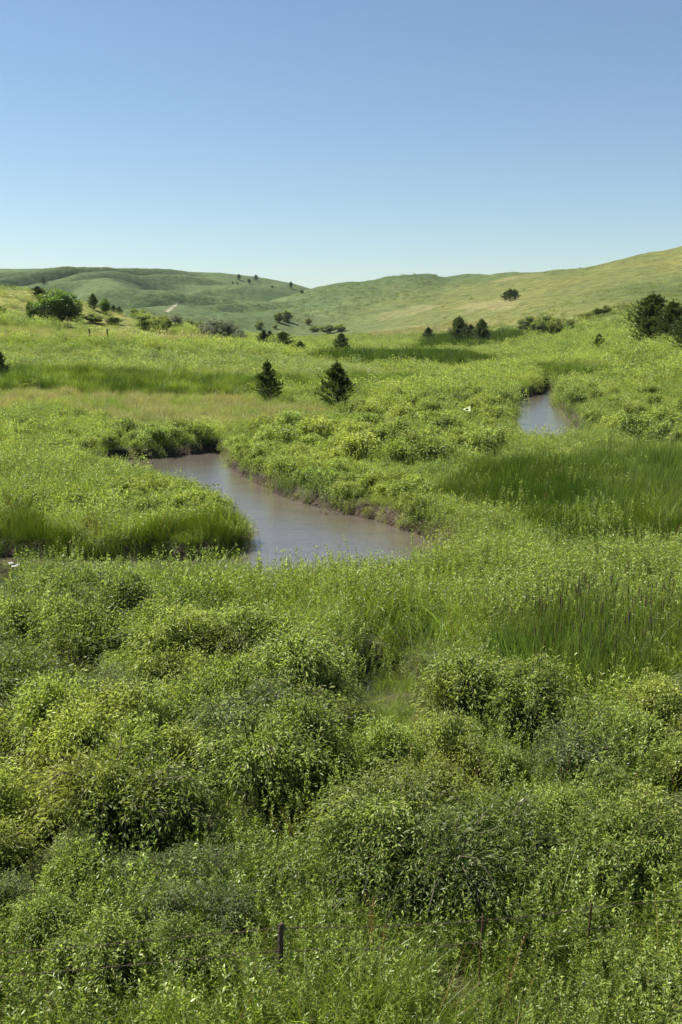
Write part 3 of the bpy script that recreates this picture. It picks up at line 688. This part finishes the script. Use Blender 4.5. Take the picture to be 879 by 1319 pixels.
# ---------------------------------------------------------------- trees
def cedar_parts(seed, h=4., w_=2.2, nb=140, nl=80, ex=.85, lo=.66):
    r = np.random.default_rng(seed); t = r.random(nb)**.8*.94+.04
    prof = np.where(t < .18, .72+.28*t/.18, ((1-t)/.82)**ex)*r.uniform(lo, 1.2, nb)
    a = r.uniform(0, 6.283, nb); prof = prof*(1+.22*np.sin(a*2+seed)+.15*np.sin(a*3+t*7+seed))
    up = r.uniform(.35, .9, nb)
    base = np.stack([np.zeros(nb), np.zeros(nb), t*h*.93], 1)
    out = np.stack([np.cos(a), np.sin(a), up], 1); L = prof*w_*.5
    s_ = r.random((nb, nl))**.7; P = base[:, None] + out[:, None]*(L[:, None]*s_)[..., None]
    P = P + r.normal(size=P.shape)*(.01+.030*w_)*(1.05-.8*s_)[..., None]*np.array([1, 1, .8])
    D = out[:, None] + r.normal(size=P.shape)*.55 + np.array([0, 0, .35])
    # leader
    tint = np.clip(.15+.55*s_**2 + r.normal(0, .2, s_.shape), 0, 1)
    lf = .040*h
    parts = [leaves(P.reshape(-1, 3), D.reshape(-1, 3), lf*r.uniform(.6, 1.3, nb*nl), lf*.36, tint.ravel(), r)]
    n2 = 90; tt = r.random(n2); Pt = np.stack([r.normal(0, .012*h, n2)*(1.2-tt), r.normal(0, .012*h, n2)*(1.2-tt), h*(.8+.2*tt)], 1)
    parts.append(leaves(Pt, np.stack([r.normal(0, .4, n2), r.normal(0, .4, n2), np.ones(n2)], 1), lf*.8, lf*.25, np.full(n2, .4), r))
    return parts
def trunk_parts(h, r0, seed, limbs=8, spread=1.):
    r = np.random.default_rng(seed); nseg = 5; pts = np.zeros((nseg+1, 3)); pts[:, 2] = np.linspace(-.2, h, nseg+1); pts[1:, :2] = r.normal(0, .02*h, (nseg, 2)).cumsum(0)
    rad = r0*(1-.75*np.linspace(0, 1, nseg+1)); P = []
    V = []; Fc = []; k = 8
    for q in range(nseg+1):
        for s_ in range(k): V.append(pts[q]+rad[q]*np.array([math.cos(s_*6.283/k), math.sin(s_*6.283/k), 0]))
    for q in range(nseg):
        for s_ in range(k): a, b = q*k+s_, q*k+(s_+1) % k; Fc += [(a, b, b+k), (a, b+k, a+k)]
    P.append((np.array(V), np.array(Fc), np.full((len(V), 1), .3)))
    A = pts[r.integers(1, nseg, limbs)]; an = r.uniform(0, 6.28, limbs); B = A + np.stack([np.cos(an)*spread, np.sin(an)*spread, np.full(limbs, .35*h)], 1)*r.uniform(.4, 1, (limbs, 1))
    P.append(tubes(A, B, r0*.4, r0*.12)); return P
def broad_parts(seed, h=9., w_=10., clumps=60, nl=190, leaf=.42, low=.12):
    r = np.random.default_rng(seed); u = unit(r.normal(size=(clumps, 3)))
    c = u*np.array([w_*.40, w_*.40, h*.40])*(r.random((clumps, 1))**.3) + np.array([0, 0, h*(.46+low*.3)])
    k = np.repeat(np.arange(clumps), nl); v = unit(r.normal(size=(clumps*nl, 3))); cr = r.uniform(.55, 1.15, clumps)*min(w_, h)*.15
    P = c[k] + v*cr[k][:, None]*(r.random((len(k), 1))**.3)*np.array([1.1, 1.1, .8]); P[:, 2] = np.maximum(P[:, 2], .05*h)
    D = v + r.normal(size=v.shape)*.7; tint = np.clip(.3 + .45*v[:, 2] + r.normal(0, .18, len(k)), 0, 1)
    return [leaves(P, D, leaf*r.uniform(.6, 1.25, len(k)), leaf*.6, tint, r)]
PROTO = {}
def proto(key, crown, mat, trunk):
    PROTO[key] = (to_mesh('crown', crown, mat), to_mesh('trunk', trunk, M['bark']))
for k in range(4): proto(('cedar', k), cedar_parts(300+k, 4., (2.6, 3.0, 3.4, 2.8)[k]), M['juniper'], trunk_parts(3.2, .10, 310+k, 6, .5))
for k in range(2): proto(('bigcedar', k), cedar_parts(330+k, 9., 7.0, 260, 70, .78, .62), M['juniper'], trunk_parts(6.5, .24, 340+k, 8, 1.6))
for k in range(2): proto(('broad', k), broad_parts(350+k), M['broad'], trunk_parts(5.5, .3, 352+k, 10, 3.))
for k in range(2): proto(('dense', k), broad_parts(360+k, 6., 7.5, 40, 160, .34, 0), M['thicket'], trunk_parts(3.5, .16, 362+k, 8, 2.))
for k in range(2): proto(('silver', k), broad_parts(370+k, 5.5, 8.5, 44, 180, .30, 0), M['silver'], trunk_parts(3., .14, 372+k, 10, 2.5))
SIZE = {'cedar': (4., 3.), 'bigcedar': (9., 7.), 'broad': (9., 10.), 'dense': (6., 7.5), 'silver': (5.5, 8.5)}
_ti = [0]
def tree(kind, px, pyb, pyt, wpx, label, name, cat, Y=None, group=None, sink=0.):
    if Y is None: x, y, z = ground_hit(px, pyb)
    else: x, y, z = on_ground(px, Y)
    d = y*cp_ - (z-CAMZ)*sp_; h = (pyb-pyt)*d/F; wd = wpx*d/F
    if Y is not None:      # stands behind a rise: height set by its top
        t, _ = ray(px, pyt); h = (CAMZ + t*y) - z
    g_ = {'cedar': (1.15, 1.28), 'bigcedar': (1.05, 1.12), 'broad': (1.05, 1.05), 'dense': (1.2, 1.2), 'silver': (1.15, 1.15)}[kind]; h *= g_[0]; wd *= g_[1]
    H, W = SIZE[kind]; k = _ti[0] % len([1 for q in PROTO if q[0] == kind]); _ti[0] += 1
    cm, tm = PROTO[(kind, k)]
    root = bpy.data.objects.new(name, None); COL.objects.link(root); root.location = (x, y, z-sink)
    root.rotation_euler = (0, 0, rng.uniform(0, 6.28)); root.scale = (wd/W, wd/W, (h+sink)/H)
    link('trunk', tm, root); link('crown', cm, root); tag(root, label, cat, group); return root
T = tree
T('cedar', 345, 518, 471, 40, 'dark cedar with a thin pointed top, left of the pair beside the meadow', 'cedar_tree', 'tree')
T('cedar', 434, 529, 474, 48, 'dark wide cedar with ragged top, nearest to the middle of the valley', 'cedar_tree', 'tree')
T('cedar', 1, 493, 456, 22, 'dark cedar cut by the left edge beside the sedge strip', 'cedar_tree', 'tree')
T('broad', 75, 418, 371, 62, 'large round leafy tree with sunlit crown on the left terrace', 'leafy_tree', 'tree', Y=221)
T('cedar', 52, 408, 370, 22, 'dark cedar rising behind the large round leafy tree', 'cedar_tree', 'tree', Y=262)
T('broad', 42, 414, 387, 14, 'slim light green tree just left of the large round tree', 'leafy_tree', 'tree', Y=221)
T('dense', 2, 411, 394, 15, 'small round tree at the left edge on the terrace', 'small_tree', 'tree', Y=219)
T('cedar', 122, 403, 380, 17, 'dark pointed cedar right of the large leafy tree', 'cedar_tree', 'tree', Y=262)
T('broad', 137, 406, 384, 14, 'narrow light green tree touching the pointed cedar', 'leafy_tree', 'tree', Y=260)
T('cedar', 148, 405, 394, 9, 'tiny cedar on the slope of the near left hill', 'cedar_tree', 'tree', Y=272)
T('cedar', 155, 408, 396, 9, 'tiny round cedar right of its twin on the left slope', 'cedar_tree', 'tree', Y=270)
T('dense', 174, 412, 398, 13, 'small dark tree left of the broad dark group', 'small_tree', 'tree', Y=290)
T('dense', 187, 414, 400, 14, 'small dark tree just behind the broad dark group', 'small_tree', 'tree', Y=290)
T('dense', 188, 431, 405, 32, 'broad dark tree at the end of the left terrace', 'dark_tree', 'tree', Y=240)
T('dense', 207, 432, 408, 28, 'dark tree joined to the right side of the broad dark tree', 'dark_tree', 'tree', Y=238)
T('dense', 102, 421, 402, 24, 'low leafy bush at the right foot of the large round tree', 'low_bush', 'bush', Y=238)
T('dense', 124, 424, 404, 24, 'low bush in the row between the large tree and the dark group', 'low_bush', 'bush', Y=240, group='low bushes in a row on the left terrace')
T('dense', 148, 427, 408, 22, 'low bush in the row between the large tree and the dark group', 'low_bush', 'bush', Y=242, group='low bushes in a row on the left terrace')
T('silver', 226, 430, 406, 24, 'small silvery tree between the dark group and the big silver bush', 'silver_tree', 'tree', Y=285)
T('silver', 275, 438, 411, 38, 'large silvery grey bush left of the cedars', 'silver_bush', 'bush', Y=240)
T('silver', 293, 439, 413, 34, 'silvery grey bush grown into the right side of the large one', 'silver_bush', 'bush', Y=243)
T('silver', 309, 441, 424, 20, 'smallest silvery bush at the right end of the silver row', 'silver_bush', 'bush', Y=238)
T('dense', 247, 424, 413, 17, 'small dark tree between the two silver bushes', 'small_tree', 'tree', Y=330)
T('dense', 261, 424, 415, 12, 'smaller dark tree behind the silver bushes', 'small_tree', 'tree', Y=335)
T('cedar', 340, 448, 428, 19, 'dark cedar, left one of the row of three', 'cedar_tree', 'tree')
T('cedar', 348, 438, 427, 10, 'small cedar peeping out behind the left of the row of three', 'cedar_tree', 'tree')
T('cedar', 365, 452, 430, 26, 'dark spreading cedar in the middle of the row of three', 'cedar_tree', 'tree')
T('cedar', 387, 457, 441, 15, 'small cedar at the right end of the row of three', 'cedar_tree', 'tree')
T('cedar', 440, 457, 432, 27, 'round dark cedar standing alone near the dark sedge strip', 'cedar_tree', 'tree')
T('cedar', 552, 443, 424, 17, 'small dark cedar left of the large cedar group', 'cedar_tree', 'tree')
T('bigcedar', 591, 443, 409, 31, 'tall cedar on the left of the large valley group', 'cedar_tree', 'tree')
T('bigcedar', 620, 443, 412, 27, 'pointed cedar on the right of the large valley group', 'cedar_tree', 'tree')
T('cedar', 606, 444, 421, 26, 'low cedar filling the gap in the large valley group', 'cedar_tree', 'tree')
T('cedar', 651, 388, 377, 11, 'left cedar of the three alone on the right hillside', 'cedar_tree', 'tree')
T('cedar', 657, 388, 374, 12, 'middle cedar of the three alone on the right hillside', 'cedar_tree', 'tree')
T('cedar', 663, 387, 374, 12, 'right cedar of the three alone on the right hillside', 'cedar_tree', 'tree')
T('cedar', 771, 456, 433, 19, 'small bushy cedar on the right slope below the brush', 'cedar_tree', 'tree')
T('bigcedar', 838, 449, 381, 54, 'large dark cedar with a bare foot at the right', 'cedar_tree', 'tree')
T('bigcedar', 864, 446, 390, 42, 'large cedar behind the dark one near the right edge', 'cedar_tree', 'tree')
T('bigcedar', 885, 459, 402, 44, 'large cedar cut by the right edge of the view', 'cedar_tree', 'tree')
T('dense', 360, 416, 404, 13, 'dark tree at the left of the cluster under the middle hill', 'small_tree', 'tree')
T('dense', 370, 415, 401, 15, 'tallest dark tree of the cluster under the middle hill', 'small_tree', 'tree')
T('dense', 398, 419, 410, 9, 'lone round tree at the foot of the middle hill', 'small_tree', 'tree')
T('dense', 335, 425, 415, 12, 'dark tree left of the cluster under the middle hill', 'small_tree', 'tree')
T('dense', 354, 424, 418, 7, 'tiny tree below the cluster under the middle hill', 'small_tree', 'tree')
for px, pyb, pyt, wd, lb in [(308,361,354,6,'left of the two bigger trees near the top of the far hill'),(330,362,355,6,'right of the two bigger trees near the top of the far hill'),(321,366,360,5,'tree just below the two bigger ones on the far hill'),
    (300,366,363,3,'left one of the tiny row on the far hill'),(306,367,364,3,'right one of the tiny row on the far hill'),(351,371,368,4,'lone small tree on the falling ridge of the far hill'),
    (375,372,364,6,'tallest tree on the falling ridge of the far hill'),(389,378,374,6,'last low tree at the end of the far ridge'),(57,366,360,9,'dark tree in the gully of the far left hill')]:
    T('cedar', px, pyb, pyt, wd, lb, 'hill_tree', 'tree')
for px, pyb, pyt, wd, lb in [(682,430,409,28,'leftmost bush of the dark row under the right hill'),(700,432,408,30,'tallest bush of the dark row under the right hill'),(718,431,411,26,'right hand bush of the dark row under the right hill'),(734,428,413,16,'last low bush of the dark row under the right hill'),
    (756,412,403,18,'low bush in the gully above the dark row'),(770,408,397,16,'rounded bush higher in the gully above the dark row'),(782,405,394,12,'highest bush in the gully left of the big cedars')]:
    T('dense', px, pyb, pyt, wd, lb, 'hillside_bush', 'bush')
for px, pyb, pyt, wd, lb in [(405,428,420,14,'small bush left of the low row on the valley side'),(422,430,419,20,'wide bush in the low row on the valley side'),(438,427,418,16,'right bush in the low row on the valley side')]:
    T('dense', px, pyb, pyt, wd, lb, 'valley_bush', 'bush')

# ---------------------------------------------------------------- cattails in front, each plant an object
def cattail_plant():
    r = np.random.default_rng(900); me = to_mesh('blades', grass_parts(901, 12, 1.75, .024, .07, .06, .1, 4, .5), M['cattail'])
    return me
CM = [to_mesh('blades', grass_parts(901+k, 12, 1.7+.1*k, .024, .09, .07, .12, 4, .5), M['cattail']) for k in range(3)]
def head_mesh(seed):
    r = np.random.default_rng(seed); x0, y0 = r.normal(0, .06, 2); hh = r.uniform(1.45, 1.8); V = []; Fc = []; k = 8
    prof = [(0, .004), (hh-.24, .004), (hh-.22, .012), (hh-.19, .015), (hh-.05, .015), (hh-.02, .010), (hh, .003), (hh+.09, .002)]
    for z, rr in prof:
        for q in range(k): V.append((x0+rr*math.cos(q*6.283/k)+.03*z, y0+rr*math.sin(q*6.283/k), z))
    for a in range(len(prof)-1):
        for q in range(k): i0, i1 = a*k+q, a*k+(q+1) % k; Fc.append((i0, i1, i1+k, i0+k))
    return mesh_from('seed_head', V, Fc, M['seed'], smooth=True)
HM = [head_mesh(930+k) for k in range(4)]
cnt = 0
cat_poly = [(640,850),(700,815),(800,812),(940,800),(940,880),(820,905),(700,905)]
W = [px_ground(*p) for p in cat_poly]; wx = [q[0] for q in W]; wy = [q[1] for q in W]
while cnt < 110:
    X, Y = rng.uniform(min(wx), max(wx)), rng.uniform(min(wy), max(wy))
    if not inpoly(np.array([X]), np.array([Y]), W)[0]: continue
    z = float(terrain(X, Y)[0]); k = cnt % 3
    o = link('cattail', CM[k], None, (X, Y, z-.03), rng.uniform(0, 6.28), rng.uniform(.85, 1.12))
    tag(o, 'upright green cattail with dark seed head in the stand right of the pool', 'cattail', 'cattails right of the small pool')
    for q in range(2 if cnt % 3 == 0 else 1): link('seed_head', HM[(cnt+q) % 4], o, rz=q*2.)
    cnt += 1

# ---------------------------------------------------------------- fences, flag
import bmesh
def solid(name, secs, mat, k=8, parent=None):
    """lofted round-ish body from (x, y, z, rx, ry) sections with capped ends"""
    bm = bmesh.new(); rings = []
    for x, y, z, rx, ry in secs: rings.append([bm.verts.new((x+rx*math.cos(q*2*math.pi/k), y+ry*math.sin(q*2*math.pi/k), z)) for q in range(k)])
    for a, b in zip(rings[:-1], rings[1:]):
        for q in range(k): bm.faces.new((a[q], a[(q+1) % k], b[(q+1) % k], b[q]))
    bm.faces.new(rings[0][::-1]); bm.faces.new(rings[-1])
    me = bpy.data.meshes.new(name); bm.to_mesh(me); bm.free(); me.materials.append(mat)
    return link(name, me, parent)
def wire_mesh(name, pts, r=.004, parent=None, barbs=True):
    cu = bpy.data.curves.new(name, 'CURVE'); cu.dimensions = '3D'; cu.bevel_depth = r; cu.bevel_resolution = 1
    sp = cu.splines.new('POLY'); sp.points.add(len(pts)-1)
    for q, p in enumerate(pts): sp.points[q].co = (*p, 1)
    if barbs:
        for a, b in zip(pts[:-1], pts[1:]):
            m = (np.array(a)+np.array(b))/2
            for sg in (-1, 1):
                s2 = cu.splines.new('POLY'); s2.points.add(1); s2.points[0].co = (m[0]-.02*sg, m[1]-.01, m[2]-.022, 1); s2.points[1].co = (m[0]+.02*sg, m[1]+.01, m[2]+.022, 1)
    cu.materials.append(M['wire']); o = bpy.data.objects.new(name, cu)
    dg = bpy.context.evaluated_depsgraph_get(); COL.objects.link(o); bpy.context.view_layer.update()
    me = bpy.data.meshes.new_from_object(o.evaluated_get(bpy.context.evaluated_depsgraph_get())); bpy.data.objects.remove(o)
    me.name = name; return link(name, me, parent)
fence = bpy.data.objects.new('barbed_wire_fence', None); COL.objects.link(fence)
tag(fence, 'barbed wire fence with thin dark posts running through the weeds at the bottom', 'fence')
def post_at(px, pyt, ztop, lean=0.):
    q = at_z(px, pyt, ztop); X, Y = float(q[0]), float(q[1]); zg = float(terrain(X, Y)[0]); return X, Y, zg, ztop
PP = [post_at(362, 1189, 2.0), post_at(622, 1180, 1.92), post_at(762, 1163, 1.85)]
for n_, (X, Y, zg, zt) in enumerate(PP):
    r0 = (.042, .016, .016)[n_]
    p = solid('post', [(X-.03, Y, zg-.3, r0, r0), (X-.02, Y, zg+.5, r0*.97, r0), (X, Y, zt-.1, r0*.95, r0*.9), (X+.004, Y, zt-.015, r0*.9, r0*.85), (X+.006, Y, zt, r0*.6, r0*.6)], M['wood'] if n_ == 0 else M['rust'], 10, fence)
ends = [(-9.5, PP[0][1]-.9, PP[0][3]-.25)] + [(p[0], p[1]-.03, p[3]-.05) for p in PP] + [(9.5, PP[2][1]+.9, PP[2][3]+.02)]
for dzw in (0., -.34):
    pts = []
    for a, b in zip(ends[:-1], ends[1:]):
        a = np.array(a); b = np.array(b); nseg = max(4, int(np.linalg.norm(b-a)/.14))
        for q in range(nseg):
            t = q/nseg; p = a*(1-t)+b*t; p[2] += dzw - .05*4*t*(1-t)*min(1, np.linalg.norm(b-a)/4) + rng.normal(0, .003); pts.append(tuple(p))
    pts.append((ends[-1][0], ends[-1][1], ends[-1][2]+dzw)); wire_mesh('wire', pts, parent=fence)
for px, lb in ((115.5, 'left of the two short dark wooden posts on the left terrace'), (138.5, 'right of the two short dark wooden posts on the left terrace')):
    x, y, z = on_ground(px, 172); t, _ = ray(px, 423.5); zt = CAMZ+t*y; 
    x = float(ray(px, 430)[1]*y); z = float(terrain(x, y)[0]); zt = max(zt, z+1.2)
    o = solid('fence_post', [(0, 0, -.3, .15, .15), (0, 0, 1., .145, .14), (.01, 0, zt-z-.03, .14, .14), (.01, 0, zt-z, .11, .11)], M['wood'], 10); o.location = (x, y, z); tag(o, lb, 'post')
# white flag on a stake
X, Y, Z = FLAG
t, u = ray(602, 527); zf = CAMZ+t*Y
fl = bpy.data.objects.new('marker_flag', None); COL.objects.link(fl); fl.location = (float(u*Y)+.35, Y, Z)
tag(fl, 'small white flag with a dark mark on a thin stake among the bushes', 'flag')
solid('stake', [(0, 0, -.2, .018, .018), (0, 0, zf-Z+.35, .015, .015)], M['wood'], 6, fl)
gw, gh = 12, 8; V = []; Fc = []
for j in range(gh+1):
    for i_ in range(gw+1):
        a, b = i_/gw, j/gh; V.append((-.02-.68*a, .05*math.sin(a*7+b*2), (zf-Z+.32) - b*(.55-.12*a) - .30*a*(1-b) + .02*math.sin(a*9)))
for j in range(gh):
    for i_ in range(gw): k = j*(gw+1)+i_; Fc.append((k, k+1, k+gw+2, k+gw+1))
mwt = leaf_material('white_cloth', (.80,.80,.80), (.80,.80,.80), transl=.5, spec=.1, patch=0, var=0)
mwt.node_tree.nodes['Mix'].inputs[6].default_value = (.8,.8,.8,1)
link('cloth', mesh_from('cloth', V, Fc, mwt, smooth=True), fl)
mbk = simple('dark_print', (.02,.02,.03), (.04,.04,.05), rough=.8)
V2 = []; 
for q in range(20):
    a = q*2*math.pi/20; rr = 1+.25*math.sin(a*3); xx, zz = -.36+.15*rr*math.cos(a), (zf-Z-.02)+.085*rr*math.sin(a); V2.append((xx, .05*math.sin((-xx-.02)/.68*7+1.)-.02, zz))
bm = bmesh.new(); vs = [bm.verts.new(v) for v in V2]; bm.faces.new(vs); me = bpy.data.meshes.new('emblem'); bm.to_mesh(me); bm.free(); me.materials.append(mbk); link('emblem', me, fl)

# ---------------------------------------------------------------- thin air between here and the hills
hz_m, ht_ = nodes('thin_haze'); NH = NT(ht_)
pv = NH.n('ShaderNodeVolumePrincipled'); pv.inputs['Color'].default_value = (.80, .88, 1, 1); pv.inputs['Density'].default_value = .00003; pv.inputs['Anisotropy'].default_value = .2
ov = NH.n('ShaderNodeOutputMaterial'); NH.l(pv.outputs[0], ov.inputs['Volume'])
zt_ = float(gz[gy < 3500].max()) + 25; zb_ = float(gz.min()) - 2
hv_ = [(a, b, c) for c in (zb_, zt_) for b in (-60., 6200.) for a in (-4000., 4000.)]
hf_ = [(0,2,3,1), (4,5,7,6), (0,1,5,4), (2,6,7,3), (0,4,6,2), (1,3,7,5)]
tag(link('haze', mesh_from('haze', hv_, hf_, hz_m)), kind='stuff')

for px, py, sz in [(8,727,.16),(14,724,.13),(19,729,.20),(25,726,.15),(30,729,.11),(12,731,.12),(23,732,.13)]:  # added pale stones that stand in for sun glare on shallow water
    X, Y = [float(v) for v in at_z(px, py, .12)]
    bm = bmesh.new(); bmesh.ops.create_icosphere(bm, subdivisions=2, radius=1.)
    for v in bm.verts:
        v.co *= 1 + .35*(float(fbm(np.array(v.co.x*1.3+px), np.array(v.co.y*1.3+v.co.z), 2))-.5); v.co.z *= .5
    me = bpy.data.meshes.new('glare_stone'); bm.to_mesh(me); bm.free(); me.materials.append(M.setdefault('stone', simple('glare_stone', (.55,.54,.52), (.78,.78,.78), scale=4)))
    tag(link('glare_stone', me, None, (X, Y, max(float(terrain(X, Y)[0]), 0.)+.05), px, sz), 'pale stone added to stand in for sun glare on the creek at the left edge', 'stone', 'added stones standing in for sun glare')
